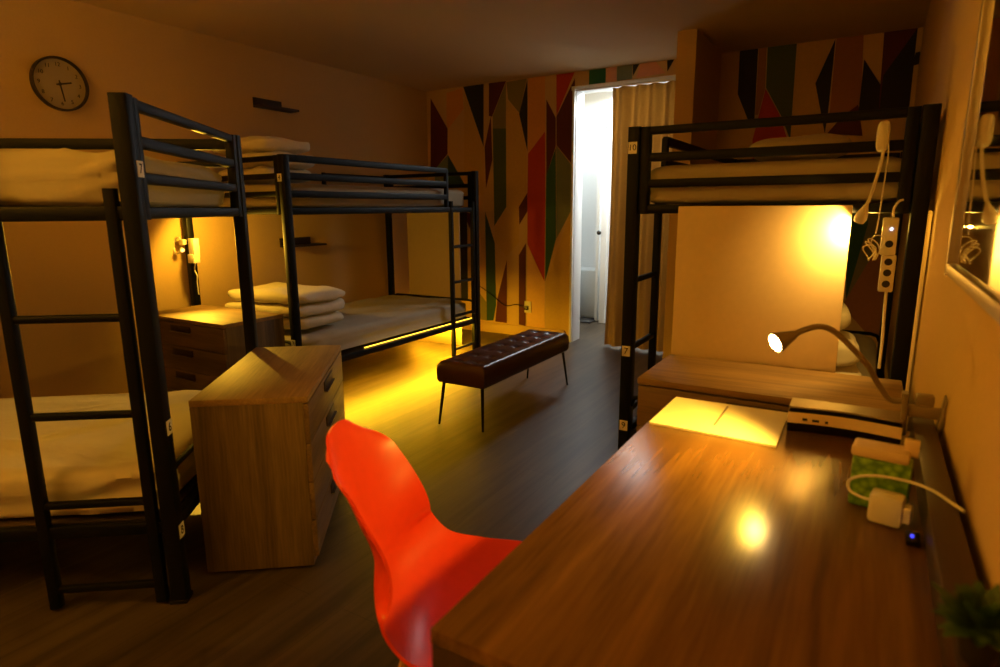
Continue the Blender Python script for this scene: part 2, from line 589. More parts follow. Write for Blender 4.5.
mur = [
    ('maroon', [A_(3, 145), A_(90, 300), A_(90, 430), A_(35, 500), A_(3, 500)]),
    ('orange', [A_(85, 118), A_(165, 92), A_(172, 200), A_(95, 300), A_(85, 285)]),
    ('ochre', [A_(175, 110), A_(275, 400), A_(275, 640), A_(230, 640), A_(175, 520)]),
    ('slate', [A_(25, 510), A_(92, 435), A_(92, 600), A_(25, 600)]),
    ('teal', [A_(92, 435), A_(185, 600), A_(92, 600)]),
    ('navy', [A_(170, 86), A_(275, 70), A_(275, 395)]),
    ('maroon', [A_(302, 66), A_(390, 52), A_(318, 240), A_(302, 235)]),
    ('maroon', [A_(312, 235), A_(320, 460), A_(287, 610), A_(280, 395)]),
    ('olive', [A_(322, 235), A_(390, 62), A_(390, 330), A_(322, 330)]),
    ('green', [A_(322, 300), A_(390, 300), (506.3, 207), (494.3, 226)]),
    ('olive', [A_(392, 62), A_(497, 40), A_(458, 220), A_(400, 150)]),
    ('ochre', [A_(392, 150), A_(457, 225), A_(495, 420), A_(495, 640), (518.5, 207), (518.5, 224), (506.5, 207), (506.3, 150)]),
    ('navy', [A_(500, 45), A_(500, 418), A_(457, 225)]),
    ('orange', [A_(503, 40), A_(590, 22), A_(590, 312), A_(503, 427)]),
    ('red', [A_(590, 315), (545.3, 200), (544.4, 282), (527.4, 244), (527.4, 200), A_(503, 430)]),
    ('maroon', [A_(597, 150), A_(645, 245), A_(645, 390), A_(597, 545)]),
    ('red', [(556.4, 72), (574.6, 69), (556.4, 116)]),
    ('maroon', [(575, 78), (574.3, 167), (556.4, 145), (556.4, 116.5)]),
    ('dgreen', [(555.8, 147.5), (556, 239), (545.2, 281), (546.2, 176.5)]),
    ('slate', [(556.2, 145.5), (573.8, 168), (572.4, 208), (556.4, 239)]),
    ('ochre', [(545.6, 282), (572.4, 209), (572.4, 338), (546, 336)]),
    ('maroon', [B_(395, 75), B_(433, 12), B_(433, 95), B_(397, 155)]),
    ('ochre', [B_(287, 165), B_(340, 80), B_(395, 150), B_(395, 235), B_(340, 295), B_(290, 230)]),
    ('tan', [B_(432, 245), B_(510, 408), B_(510, 620), B_(432, 610)]),
    ('teal', [B_(245, 95), B_(288, 235), B_(294, 510), B_(282, 580), B_(252, 580)]),
    ('maroon', [B_(342, 310), B_(342, 592), B_(290, 585), B_(300, 480)]),
    ('maroon', [B_(427, 235), B_(425, 605), B_(395, 598), B_(395, 290)]),
    ('maroon', [B_(150, 95), B_(182, 105), B_(177, 175)]),
    ('olive', [B_(222, 460), B_(252, 500), B_(252, 580), B_(222, 576)]),
    ('black', [(458.3, 212), (467, 212), (468, 300), (459.5, 300)]),
    ('emerald', [G_(225, 70), G_(352, 48), G_(350, 175), G_(222, 192)]),
    ('pink', [G_(355, 48), G_(435, 36), G_(435, 165), G_(352, 172)]),
    ('slate', [G_(440, 35), G_(555, 20), G_(555, 145), G_(437, 162)]),
    ('navy', [G_(560, 20), G_(612, 10), G_(560, 125)]),
    ('pink', [G_(618, 8), G_(735, -10), G_(815, 100), G_(585, 138)]),
    ('navy', [G_(825, -20), G_(880, -30), G_(825, 90)]),
    ('black', [K_(287, 168), K_(375, 155), K_(355, 520), K_(322, 520), K_(275, 400)]),
    ('brown', [K_(378, 155), K_(415, 148), K_(405, 380), K_(372, 500), K_(358, 500)]),
    ('green', [K_(420, 145), K_(560, 122), K_(525, 620), K_(480, 500), K_(410, 370)]),
    ('red', [K_(408, 375), K_(475, 500), K_(525, 660), K_(345, 720), K_(345, 620)]),
    ('ochre', [K_(566, 122), K_(740, 95), K_(646, 345), K_(690, 580), K_(560, 700), K_(530, 600)]),
    ('navy', [K_(745, 100), K_(705, 490), K_(690, 590), K_(645, 350)]),
    ('brown', [K_(750, 92), K_(880, 72), K_(862, 440), K_(830, 480), K_(712, 500)]),
    ('maroon', [K_(700, 590), K_(770, 510), K_(850, 450), K_(870, 600)]),
    ('black', [N_(135, 330), N_(225, 470), N_(220, 640), N_(100, 640)]),
    ('maroon', [N_(250, 145), N_(437, 112), N_(380, 640), N_(215, 640), N_(224, 470)]),
    ('black', [N_(437, 112), N_(380, 640), N_(215, 640), N_(240, 420)]),
    ('black', [N_(420, 292), N_(500, 280), N_(478, 352), N_(402, 366)]),
    ('dgreen', [(846, 205), (868, 205), (868, 224), (846, 300)]),
    ('olive', [(868, 205), (890, 205), (890, 225), (846, 300), (868, 224)]),
    ('brown', [(842, 306), (890, 226), (892, 335), (868, 335)]),
]
mm = MB()
for i, (c, pts) in enumerate(mur):
    mm.mi = MCI[c]
    y = YB - 0.0008 - 0.00012 * i
    P3 = []
    for (u, v) in pts:
        p = on_back(u, v, y)
        P3.append(Vector((min(max(p.x, XL + 0.002), XR - 0.003), y, min(max(p.z, 0.101), ZC - 0.001))))
    f0 = len(mm.bm.faces)
    mm.poly(P3)
mural = mm.build('wall_mural', [mat('mural_' + k, v, 0.7, var=0.04) for k, v in MC.items()], smooth=False)
for p in mural.data.polygons:
    if p.normal.y > 0:
        p.flip()
struct(mural)

# ------------------------------------------------------------------ curtain
G = []
for i in range(30):
    z = 0.02 + (2.265 - 0.02) * i / 29
    row = []
    for j in range(90):
        t = j / 89
        x = -2.03 + t * 0.58 + (0.03 * (1 - t) * (1 - (i / 29)) if j > 0 else 0) * 0
        wv = 0.028 * math.sin(t * 2 * math.pi * 4.2 + 0.5 * math.sin(i * 0.13)) + 0.008 * math.sin(t * 17 + 1.3)
        row.append(Vector((x + 0.02 * math.sin(i / 29 * 2.2) * (1 - t), 5.26 + wv, z)))
    G.append(row)
cu = MB().grid(G)
bmesh.ops.solidify(cu.bm, geom=cu.bm.faces[:], thickness=0.004)
cur = thing('curtain', 'tan floor length curtain drawn half across the bright doorway', 'curtain', (0, 0, 0))
cu.build('curtain_cloth', M['curtain'], cur, angle=80)
MB().tube([(-2.36, 5.27, 2.279), (-1.30, 5.27, 2.279)], 0.010, 10).build('curtain_rod', M['white'], cur)


# ------------------------------------------------------------------ bunk beds
W, L = 0.998, 2.06
ZT, ZB, ZL = 1.565, 1.255, 0.268


def make_bunk(label, loc, rz, length=L, panel=False, plates=(), rear_len=0.8):
    """local: x along the bed from the ladder end, y = 0 on the ladder side, y = -W on the other"""
    S = M['steel']
    root = thing('bunk_bed', label, 'bunk bed', loc, rz)
    ln = length
    for x in (0, ln):
        for y in (0, -W):
            p = MB().bar((x, y, 0.012), (x, y, 1.583), 0.05, 0.05, 0.007).build('post', S, root)
            MB().box((x, y, 0.008), (0.056, 0.056, 0.016), 0.004).build('foot_cap', M['black'], p)
    for x, sg in ((0, 1), (ln, -1)):
        ef = MB()
        for y in (-0.047, -W + 0.047):
            ef.bar((x, y, ZB - 0.02), (x, y, ZT + 0.015), 0.04, 0.04, 0.008, (1, 0, 0))
        ef.bar((x, -0.03, ZB), (x, -W + 0.03, ZB), 0.030, 0.036, 0.006)
        e = ef.build('end_frame', S, root)
        for z, h in ((ZT, 0.031), (1.461, 0.034), (1.357, 0.033)):
            MB().bar((x, -0.03, z), (x, -W + 0.03, z), 0.030, h, 0.006).build('rail', S, e)
        lf = MB().bar((x, -0.02, ZL), (x, -W + 0.02, ZL), 0.03, 0.04, 0.006)
        l_ = lf.build('lower_end_frame', S, root)
        pts = [(x, -0.02, 0.40), (x, -0.035, 0.435), (x, -0.075, 0.447), (x, -W + 0.075, 0.447), (x, -W + 0.035, 0.435), (x, -W + 0.02, 0.40)]
        MB().tube(pts, 0.011, 8).build('foot_rail', S, l_)
    for z in (ZB, ZL):
        for y in (0, -W):
            MB().bar((0.02, y, z), (ln - 0.02, y, z), 0.030, 0.042, 0.006).build('bed_rail', S, root)
        MB().box((ln / 2, -W / 2, z + 0.004), (ln - 0.06, W - 0.06, 0.018)).build('mattress_deck', M['deck'], root)
    gs = MB().bar((0.43, 0, ZB), (0.43, 0, ZT + 0.012), 0.032, 0.030, 0.006).build('side_guard', S, root)
    for z in (ZT, 1.461, 1.357):
        MB().bar((0.43, 0, z), (ln - 0.02, 0, z), 0.028, 0.042, 0.006).build('rail', S, gs)
    rg = MB().bar((rear_len, -W, ZB), (rear_len, -W, 1.57), 0.03, 0.03, 0.006).build('rear_guard', S, root)
    MB().bar((0.02, -W, 1.545), (rear_len, -W, 1.545), 0.028, 0.045, 0.006).build('rail', S, rg)
    MB().bar((0.02, -W, 1.461), (min(rear_len, 0.8), -W, 1.461), 0.024, 0.022, 0.006).build('rail', S, rg)
    ld = MB()
    for x in (0.056, 0.380):
        ld.bar((x, 0.006, 0.01), (x, 0.006, 1.325), 0.034, 0.034, 0.008)
    lad = ld.build('ladder', S, root)
    for z in (0.07, 0.36, 0.65, 0.95):
        MB().bar((0.056, 0.006, z), (0.380, 0.006, z), 0.024, 0.024, 0.007).build('rung', S, lad)
    if panel:
        MB().box((-0.045, -0.503, 0.62), (0.018, 0.60, 1.29), 0.003).build('privacy_panel', M['panel'], root)
    for face, x, y, z, body in plates:
        # face 'end' looks along -x, 'side' along +y
        mtx = facing((x, y, z), *{'end': ((0, -1, 0), (0, 0, 1)), 'far': ((0, 1, 0), (0, 0, 1)), 'side': ((-1, 0, 0), (0, 0, 1))}[face])
        pl = MB().box((0, 0, 0.0005), (0.036, 0.046, 0.002)).build('number_plate', M['plastic'], root, mtx=mtx)
        if body:
            text_part('digit', body, 0.040 if len(body) < 2 else 0.034, M['black'], pl, mtx @ Matrix.Translation((0, 0, 0.0016)))
    return root


A1 = R(36.939)
P1 = Vector((-1.844, 1.016, 0))
gl = Vector((-math.cos(A1), -math.sin(A1), 0))
bunk_a = make_bunk('black metal bunk bed set at an angle below the clock, ladder in front', P1, math.pi + A1, 1.96,
                   plates=(('end', -0.0255, -0.012, 1.38, '7'), ('end', -0.0255, 0, 0.60, '6'), ('end', -0.0255, 0, 0.25, '8')), rear_len=1.90)
bunk_b = make_bunk('black metal bunk bed along the left wall with glowing amber strip', (-3.013, 4.619, 0), R(-90), L, panel=True,
                   plates=(('far', L + 0.0255, -0.012, 1.45, '4'), ('far', L + 0.0255, 0, 0.45, '3')))
bunk_c = make_bunk('black metal bunk bed with a 10 plate and pale lit panel', (-0.868, 2.539, 0), R(90), L, panel=True,
                   plates=(('end', -0.0255, 0.002, 1.50, '10'), ('end', -0.0255, 0, 0.65, '7'), ('end', -0.0255, 0, 0.31, '9')), rear_len=0.8)
# label plates on the end of the middle bunk post
strip = MB().bar((0.06, -0.012, ZL + 0.029), (1.45, -0.012, ZL + 0.029), 0.010, 0.006, 0.002).build('light_strip', M['strip'], bunk_b)
strip['label'] = 'glowing amber light strip'


def xf(root, p):
    return root.matrix_basis @ Vector(p)


def mattress(label, bunk, ln, z, h, wr, seed, dx=0.0, e=0.16):
    o = thing('mattress', label, 'mattress', bunk.location, bunk.rotation_euler.z)
    m = MB()
    n, k = 64, 34
    lx, ly = ln - 0.065, W - 0.072
    # rounded slab with sheet wrinkles
    rings = []
    prof = [(0.97, 0.0), (1.0, 0.08)] + [(1.0, 0.08 + 0.74 * k / 8) for k in range(1, 9)] + [(0.985, 0.93), (0.95, 1.0)] + [(0.88 - 0.085 * k, 1.0) for k in range(11)]
    nn = 200
    for s_, zz in prof:
        ring = []
        for q in range(nn):
            a = 2 * math.pi * q / nn
            cx = math.copysign(abs(math.cos(a)) ** e, math.cos(a))
            cy = math.copysign(abs(math.sin(a)) ** e, math.sin(a))
            inset = (1 - s_) * 1.1 * ly if s_ > 0.9 else None
            if inset is not None:
                x = cx * (lx / 2 - inset)
                y = cy * (ly / 2 - inset)
            else:
                x = cx * lx / 2 * s_
                y = cy * ly / 2 * s_
            p = Vector((ln / 2 + dx + x, -W / 2 + y, z + h * zz))
            # rumples: ridged noise running diagonally across the cloth
            d1 = (p.x + p.y) * 3.1 + zz * 1.6
            d2 = (p.x - p.y) * 3.1
            nv = 1.0 - 2.2 * abs(noise.noise(Vector((d1 * 1.5 + seed, d2 * 0.55, seed)))) + 0.7 * noise.noise(Vector((p.x * 9 + seed, p.y * 6, zz * 3)))
            if zz >= 1.0:
                p.z += wr * 0.7 * (nv - 0.5)
            elif zz > 0.06:
                nrm_ = Vector((cx if abs(cx) > 0.93 else 0, cy if abs(cy) > 0.93 else 0, 0))
                p += nrm_ * wr * 0.8 * (nv - 0.9)
            ring.append(p)
        rings.append(ring)
    m.ring_sweep(rings)
    m.build('fitted_sheet', M['sheet'], o, angle=70)
    return o


mattress('rumpled white upper mattress on the angled bunk below the wall clock', bunk_a, 1.96, 1.277, 0.162, 0.026, 3, e=0.05)
mattress('white lower mattress behind the ladder of the angled bunk', bunk_a, 1.96, 0.290, 0.160, 0.020, 8, e=0.1)
mattress('white upper mattress behind the guard rails along the left wall', bunk_b, L, 1.277, 0.148, 0.008, 13)
mattress('white lower mattress above the amber strip along the left wall', bunk_b, L, 0.305, 0.145, 0.020, 21)
mattress('white upper mattress on the bunk with the 10 plate', bunk_c, L, 1.277, 0.155, 0.003, 34, e=0.07)
mattress('white lower mattress glimpsed beside the pale panel of the right bunk', bunk_c, L, 0.290, 0.165, 0.010, 55)


def pillow(label, loc, size, rz, seed):
    o = thing('pillow', label, 'pillow', loc, rz)
    MB().puff((0, 0, size[2] / 2), size, 0.45, 40, 18, 0.012, seed, 0.75).build('pillow_case', M['sheet'], o, angle=80)
    return o


def folded_duvet(label, loc, size, rz, layers, seed):
    """a folded duvet: soft layers joined by rolled folds on one side"""
    o = thing('folded_duvet', label, 'bedding', loc, rz)
    hh = size[2] / layers
    for i in range(layers):
        m = MB()
        s = 1.0 - 0.035 * ((i * 7 + seed) % 3)
        m.puff((0.01 * math.sin(i * 2.3 + seed), 0.012 * math.cos(i * 1.7 + seed), hh * (i + 0.5)),
               (size[0] * s, size[1] * s, hh * 1.12), 0.30, 72, 20, 0.022, seed + i * 5, 0.6)
        m.build('fold', M['duvet'], o, angle=80)
    return o


# bedding on the bunks
folded_duvet('thick folded white duvet stacked at the head of the lower bed along the left wall', (-3.50, 2.91, 0.480), (0.74, 0.52, 0.25), 0.06, 3, 2)
folded_duvet('folded white duvet piled on the upper bed along the left wall', (-3.56, 2.86, 1.446), (0.58, 0.46, 0.27), -0.04, 3, 5)
pillow('flat white pillow on the upper bed of the bunk with the 10 plate', (-0.285, 2.86, 1.440), (0.37, 0.30, 0.10), 0.03, 4)
folded_duvet('folded white bedding on the lower bed seen beside the pale panel at right', (-0.19, 3.02, 0.475), (0.40, 0.46, 0.24), 0.1, 2, 7)
pillow('white pillow on top of folded bedding beside the pale panel at right', (-0.185, 3.02, 0.735), (0.27, 0.40, 0.13), 0.1, 9)


# ------------------------------------------------------------------ chests of drawers
def dresser(label, loc, rz, w, d, h, group=None):
    """local: origin at base centre, drawers face -y"""
    o = thing('chest_of_drawers', label, 'chest of drawers', loc, rz)
    ft = 0.018
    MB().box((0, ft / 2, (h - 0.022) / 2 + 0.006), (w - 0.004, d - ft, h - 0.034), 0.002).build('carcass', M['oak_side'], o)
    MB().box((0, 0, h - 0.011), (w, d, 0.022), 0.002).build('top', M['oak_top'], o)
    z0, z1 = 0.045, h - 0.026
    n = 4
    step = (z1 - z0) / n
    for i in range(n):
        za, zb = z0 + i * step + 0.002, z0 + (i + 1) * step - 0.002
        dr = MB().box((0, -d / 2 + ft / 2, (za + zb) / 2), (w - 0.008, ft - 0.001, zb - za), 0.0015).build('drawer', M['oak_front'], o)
        hm = MB()
        hm.box((0, -d / 2 - 0.002, zb - 0.030), (0.19, 0.004, 0.036), 0.001)
        hm.mi = 1
        hm.box((0, -d / 2 - 0.008, zb - 0.050), (0.19, 0.016, 0.004), 0.001)
        hm.build('handle', [M['handle'], M['brass']], dr)
    return o


ca = R(37.3)
u_ = Vector((math.cos(ca), math.sin(ca), 0))
v_ = Vector((-math.sin(ca), math.cos(ca), 0))
c0 = Vector((-1.901, 1.129, 0)) + u_ * 0.012
dresser('wooden chest of drawers standing alone in the foreground behind the red chair', c0 + u_ * 0.196 + v_ * 0.411, R(90) + ca, 0.815, 0.385, 0.643)
dresser('wooden chest of drawers against the left wall at the head of the far bunk', (-3.425, 2.278, 0), 0, 0.80, 0.412, 0.643)
dresser('wooden chest of drawers under the lit pale panel behind the desk', (-0.262, 2.252, 0), 0, 0.80, 0.41, 0.672)

# ------------------------------------------------------------------ desk
desk = thing('desk', 'long wooden desk along the right wall in the foreground', 'desk', (0, 0, 0))
DY0, DY1, DX, DXR = 0.533, 1.638, -0.424, 0.158
MB().box(((DX + DXR) / 2, (DY0 + DY1) / 2, 0.739), (DXR - DX, DY1 - DY0, 0.022), 0.002).build('desk_top', M['desk'], desk)
MB().box(((DX + DXR) / 2, DY0 + 0.012, 0.630), (DXR - DX - 0.002, 0.022, 0.194), 0.001).build('apron', M['desk_dark'], desk)
MB().box(((DX + DXR) / 2, DY1 - 0.012, 0.36), (DXR - DX - 0.002, 0.02, 0.72), 0.001).build('end_panel', M['desk_dark'], desk)
MB().box((DXR - 0.012, (DY0 + DY1) / 2, 0.40), (0.018, DY1 - DY0 - 0.05, 0.64), 0.001).build('back_panel', M['desk_dark'], desk)
MB().box((0.0, DY0 + 0.03, 0.26), (0.03, 0.03, 0.52), 0.001).build('leg', M['desk_dark'], desk)
MB().box((0.135, (DY0 + DY1) / 2 - 0.05, 0.778), (0.040, DY1 - DY0 - 0.02, 0.056), 0.003).build('back_ledge', M['desk_dark'], desk)

# folder / sheet holder on the desk
fo = thing('paper_folder', 'cream paper folder lying at the far end of the desk under the lamp', 'folder', (0, 0, 0))
pts = [(-0.414, 1.622), (-0.135, 1.626), (-0.133, 1.376), (-0.416, 1.389)]
fm = MB()
rings = [[Vector((x, y, z)) for x, y in pts] for z in (0.7505, 0.7555)]
fm.ring_sweep(rings)
fm.build('cover', M['paper'], fo)
MB().box((-0.276, 1.525, 0.7556), (0.005, 0.16, 0.0012)).build('slit', M['grey'], fo)

# black stand with a pale sloping top, beside the lamp
sd = thing('desk_console', 'black box with a pale curved top strip beside the lamp clamp', 'device', (0, 0, 0))
arc = [(-0.126 + 0.222 * k / 8, 0.020 * math.sin(math.pi * (0.08 + 0.84 * k / 8))) for k in range(9)]
MB().ring_sweep([[Vector((x, 1.500 + dy, 0.7505)), Vector((x, 1.494 + dy, 0.775)), Vector((x, 1.500 + dy, 0.797)), Vector((x, 1.590, 0.800)), Vector((x, 1.590, 0.7505))] for x, dy in arc]).build('body', M['black'], sd, angle=30)
MB().ring_sweep([[Vector((x, 1.4915 + dy, 0.773)), Vector((x, 1.4985 + dy, 0.796)), Vector((x, 1.501 + dy, 0.796)), Vector((x, 1.495 + dy, 0.773))] for x, dy in arc]).build('front_strip', M['panel'], sd, angle=30)
MB().ring_sweep([[Vector((x, 1.512 + dy, 0.806)), Vector((x, 1.588, 0.808)), Vector((x, 1.588, 0.804)), Vector((x, 1.512 + dy, 0.802))] for x, dy in arc]).build('lid', M['grey'], sd, angle=30)
for k, w_ in ((1, 0.010), (2, 0.014), (3, 0.006)):
    x = -0.112 + 0.022 * k
    MB().bar((x - w_ / 2, 1.500, 0.784), (x + w_ / 2, 1.501, 0.784), 0.002, 0.006, 0.0008).build('mark', M['dark'], sd)

# gooseneck clamp lamp
lp = thing('desk_lamp', 'lit gooseneck lamp clamped to the desk back ledge', 'lamp', (0, 0, 0))
cl = MB()
for x in (0.100, 0.160):
    cl.bar((x, 1.545, 0.772), (x + (0.012 if x > 0.13 else -0.004), 1.545, 0.865), 0.012, 0.030, 0.004)
cl.bar((0.096, 1.545, 0.826), (0.172, 1.545, 0.826), 0.026, 0.012, 0.004, (0, 1, 0))
cl.box((0.133, 1.560, 0.846), (0.034, 0.028, 0.03), 0.004)
cl.build('clamp', M['grey'], lp)
ctrl = [(0.10, 1.545, 0.846), (0.070, 1.543, 0.845), (0.045, 1.53, 0.878), (0.020, 1.50, 0.925), (-0.012, 1.47, 0.966), (-0.048, 1.44, 1.004), (-0.075, 1.415, 1.016), (-0.100, 1.395, 1.010), (-0.120, 1.385, 0.999)]
path = []
for i in range(len(ctrl) - 1):
    p0, p1, p2, p3 = [Vector(ctrl[max(0, min(len(ctrl) - 1, i + k))]) for k in (-1, 0, 1, 2)]
    for s in range(6):
        t = s / 6
        path.append(0.5 * ((2 * p1) + (-p0 + p2) * t + (2 * p0 - 5 * p1 + 4 * p2 - p3) * t * t + (-p0 + 3 * p1 - 3 * p2 + p3) * t ** 3))
path.append(Vector(ctrl[-1]))
MB().tube(path, 0.0062, 10).build('gooseneck', M['grey'], lp)
hd = Vector((-0.70, -0.62, -0.36)).normalized()
hb0 = Vector((-0.118, 1.386, 1.000))
rotm = hd.to_track_quat('Z', 'Y').to_matrix()
head = MB().lathe([(0.007, -0.004), (0.010, 0.004), (0.014, 0.018), (0.020, 0.034), (0.0225, 0.046), (0.0195, 0.046), (0.017, 0.040), (0.002, 0.038)], hb0, 20, rotm)
head.build('lamp_head', M['grey'], lp)
bulb_c = hb0 + hd * 0.0435
MB().lathe([(0.002, -0.003), (0.0165, -0.002), (0.0175, 0.002), (0.012, 0.006), (0.002, 0.008)], bulb_c, 18, rotm).build('bulb', M['bulb'], lp)
light('desk_lamp_light', 'SPOT', bulb_c + hd * 0.012, 21.0, (1.0, 0.55, 0.05), shadow_soft_size=0.014, spot_size=R(138), spot_blend=0.5, aim=bulb_c + Vector((-0.75, -0.25, -0.6)))

# green pack, charger, cable, indicator
gp = thing('snack_pack', 'leafy green printed carton with a tan lid beside the white charger', 'carton', (0.054, 1.185, 0.7505), R(-6))
MB().box((0, 0, 0.044), (0.086, 0.050, 0.088), 0.004).build('carton', M['greenpack'], gp)
MB().box((-0.004, 0, 0.098), (0.084, 0.048, 0.020), 0.005).build('lid', M['panel'], gp)
MB().box((0.038, 0.004, 0.112), (0.022, 0.010, 0.030), 0.002).build('tab', M['panel'], gp)
cg = thing('charger', 'white plug charger with a looping cable in front of the green carton', 'charger', (0.064, 1.120, 0.7505), R(-10))
MB().box((0, 0, 0.026), (0.048, 0.036, 0.050), 0.006).build('body', M['plastic'], cg)
MB().box((0.029, 0, 0.024), (0.012, 0.024, 0.026), 0.003).build('plug_face', M['plastic'], cg)
cp = [(-0.022, 0.0, 0.032), (-0.038, 0.002, 0.032), (-0.056, 0.008, 0.036), (-0.060, 0.014, 0.050), (-0.045, 0.016, 0.062), (-0.015, 0.018, 0.070), (0.025, 0.018, 0.072), (0.058, 0.008, 0.070), (0.084, -0.006, 0.063), (0.100, -0.018, 0.060)]
MB().tube(smooth_path(cp), 0.0024, 8).build('cable', M['plastic'], cg)
hubt = thing('usb_hub', 'small black hub with a blue light on the desk beside the charger', 'hub', (0.100, 1.068, 0.7505), 0)
MB().box((0, 0, 0.006), (0.020, 0.036, 0.012), 0.003).build('case', M['black'], hubt)
MB().lathe([(0.0022, 0), (0.0022, 0.003), (0.0005, 0.0034)], (-0.002, -0.006, 0.012), 10).build('indicator', M['led_blue'], hubt)

# potted plant at the near end of the ledge
pp = thing('potted_plant', 'dark green leafy plant on the near right end of the desk', 'plant', (0.133, 0.715, 0.8065))
MB().lathe([(0.012, 0), (0.016, 0.004), (0.020, 0.035), (0.0205, 0.038), (0.017, 0.038), (0.016, 0.032), (0.002, 0.032)], (0, 0, 0), 20).build('pot', M['pot'], pp)
random.seed(5)
lf = MB()
for i in range(95):
    a = random.uniform(0, 6.28)
    el = random.uniform(0.3, 1.35)
    ln_ = random.uniform(0.025, 0.062)
    d = Vector((math.cos(a) * math.cos(el), math.sin(a) * math.cos(el), math.sin(el)))
    s = d.cross(Z).normalized()
    n_ = s.cross(d)
    rr = []
    b0 = Vector((0, 0, 0.034))
    if b0.x + 0.133 + d.x * ln_ > 0.160:
        d.x = -abs(d.x)
        s = d.cross(Z).normalized(); n_ = s.cross(d)
    for k in range(5):
        t = k / 4
        w_ = 0.0085 * math.sin(math.pi * (0.12 + 0.86 * t)) + 0.0006
        c = b0 + d * (ln_ * t) - Z * (0.010 * t * t)
        rr.append([c - s * w_, c - n_ * 0.0004, c + s * w_, c + n_ * 0.0009])
    lf.ring_sweep(rr)
fo_ = lf.build('foliage', M['leaf'], pp, angle=80)

# ------------------------------------------------------------------ red shell chair
ch = thing('shell_chair', 'glossy red plastic shell chair pulled up to the desk', 'chair', (-0.6985, 0.9663, 0), 0.4477)
cS, rec, wt, wm, ws, cfm, bot = 1.0124, 0.80, 0.80, 0.862, 1.038, 1.138, -0.02


def crs(vals, n):
    out = []
    K = len(vals)
    for q in range(n):
        t = q / (n - 1) * (K - 1)
        i = min(int(t), K - 2)
        f = t - i
        g = [vals[max(0, min(K - 1, i + k))] for k in (-1, 0, 1, 2)]
        out.append(0.5 * (2 * g[1] + (g[2] - g[0]) * f + (2 * g[0] - 5 * g[1] + 4 * g[2] - g[3]) * f * f + (-g[0] + 3 * g[1] - 3 * g[2] + g[3]) * f ** 3))
    return out


nu, nv = 72, 33
pxs = crs([-.30 * rec, -.272 * rec, -.235 * rec, -.195 * rec, -.145, -.07, .03, .13, .21, .262], nu)
pzs = crs([.815, .75, .66, .57, .49, .445 + bot, .43 + bot, .435 + bot, .44 + bot, .41 + bot], nu)
wvs = crs([.115 * wt, .170 * wt, .18 * wm, .19 * wm, .205 * ws, .22 * ws, .228 * ws, .225 * ws, .205 * ws, .12 * ws], nu)
cvs = [c * cfm for c in crs([.01, .03, .05, .06, .053, .037, .028, .019, .01, 0], nu)]
Gc = []
for i in range(nu):
    i0, i1 = max(0, i - 1), min(nu - 1, i + 1)
    tx, tz = pxs[i1] - pxs[i0], pzs[i1] - pzs[i0]
    tl = math.hypot(tx, tz)
    nx_, nz_ = -tz / tl, tx / tl
    tp_ = max(0, 1 - i / (nu * 0.16))
    row = []
    for j in range(nv):
        v = -1 + 2 * j / (nv - 1)
        c = cvs[i] * abs(v) ** 2.2
        row.append(Vector((pxs[i] + nx_ * c, v * wvs[i], (pzs[i] + nz_ * c - tp_ * 0.045 * abs(v) ** 3) * cS)))
    Gc.append(row)
sh = MB().grid(Gc)
bmesh.ops.recalc_face_normals(sh.bm, faces=sh.bm.faces[:])
bmesh.ops.solidify(sh.bm, geom=sh.bm.faces[:], thickness=0.006)
sh.build('seat_shell', M['red'], ch, angle=80)
for sx, sy in ((1, 1), (1, -1), (-1, 1), (-1, -1)):
    MB().tube([(0.02 + 0.09 * sx, 0.09 * sy, 0.405), (0.02 + 0.22 * sx, 0.20 * sy, 0.0)], [0.013, 0.010], 12).build('leg', M['beech'], ch)
br = MB()
br.tube([(0.14, 0.12, 0.32), (-0.10, -0.12, 0.32)], 0.004, 8)
br.tube([(0.14, -0.12, 0.32), (-0.10, 0.12, 0.32)], 0.004, 8)
br.build('wire_brace', M['black'], ch)

# ------------------------------------------------------------------ tufted bench
BX0, BX1, BY0, BY1, BZ0, BZ1 = -2.109, -1.782, 2.798, 3.925, 0.265, 0.394
be = thing('bench', 'tufted brown leather bench on thin black legs beside the lit bed', 'bench', ((BX0 + BX1) / 2, (BY0 + BY1) / 2, 0))
bw, bl = BX1 - BX0, BY1 - BY0
btn = []
nrow = 7
for r_ in range(2):
    for k in range(nrow):
        btn.append(((-0.16 + 0.32 * r_) * bw, -bl / 2 + bl * (k + 0.5) / nrow))
sm = MB()
nx, ny = 26, 90
top = []
for i in range(nx + 1):
    row = []
    for j in range(ny + 1):
        x = -bw / 2 + bw * i / nx
        y = -bl / 2 + bl * j / ny
        ex = min(bw / 2 - abs(x), 0.03) / 0.03
        ey = min(bl / 2 - abs(y), 0.03) / 0.03
        e = math.sqrt(max(0, 1 - (1 - ex) ** 2)) * math.sqrt(max(0, 1 - (1 - ey) ** 2))
        z = BZ1 - 0.028 + 0.028 * e
        dd = min(math.hypot(x - b[0], y - b[1]) for b in btn)
        z -= 0.014 * math.exp(-(dd / 0.028) ** 2)
        # stitched grooves across between the button pairs
        gy = min(abs(y - b[1]) for b in btn)
        z -= 0.004 * math.exp(-(gy / 0.008) ** 2) * e
        row.append(Vector((x, y, z)))
    top.append(row)
sm.grid(top)
edge = [top[i][0] for i in range(nx + 1)] + [top[nx][j] for j in range(1, ny + 1)] + [top[i][ny] for i in range(nx - 1, -1, -1)] + [top[0][j] for j in range(ny - 1, 0, -1)]


def ringz(z, s):
    return [Vector((p.x * (1 - s / bw * 2), p.y * (1 - s / bl * 2), z)) for p in edge]


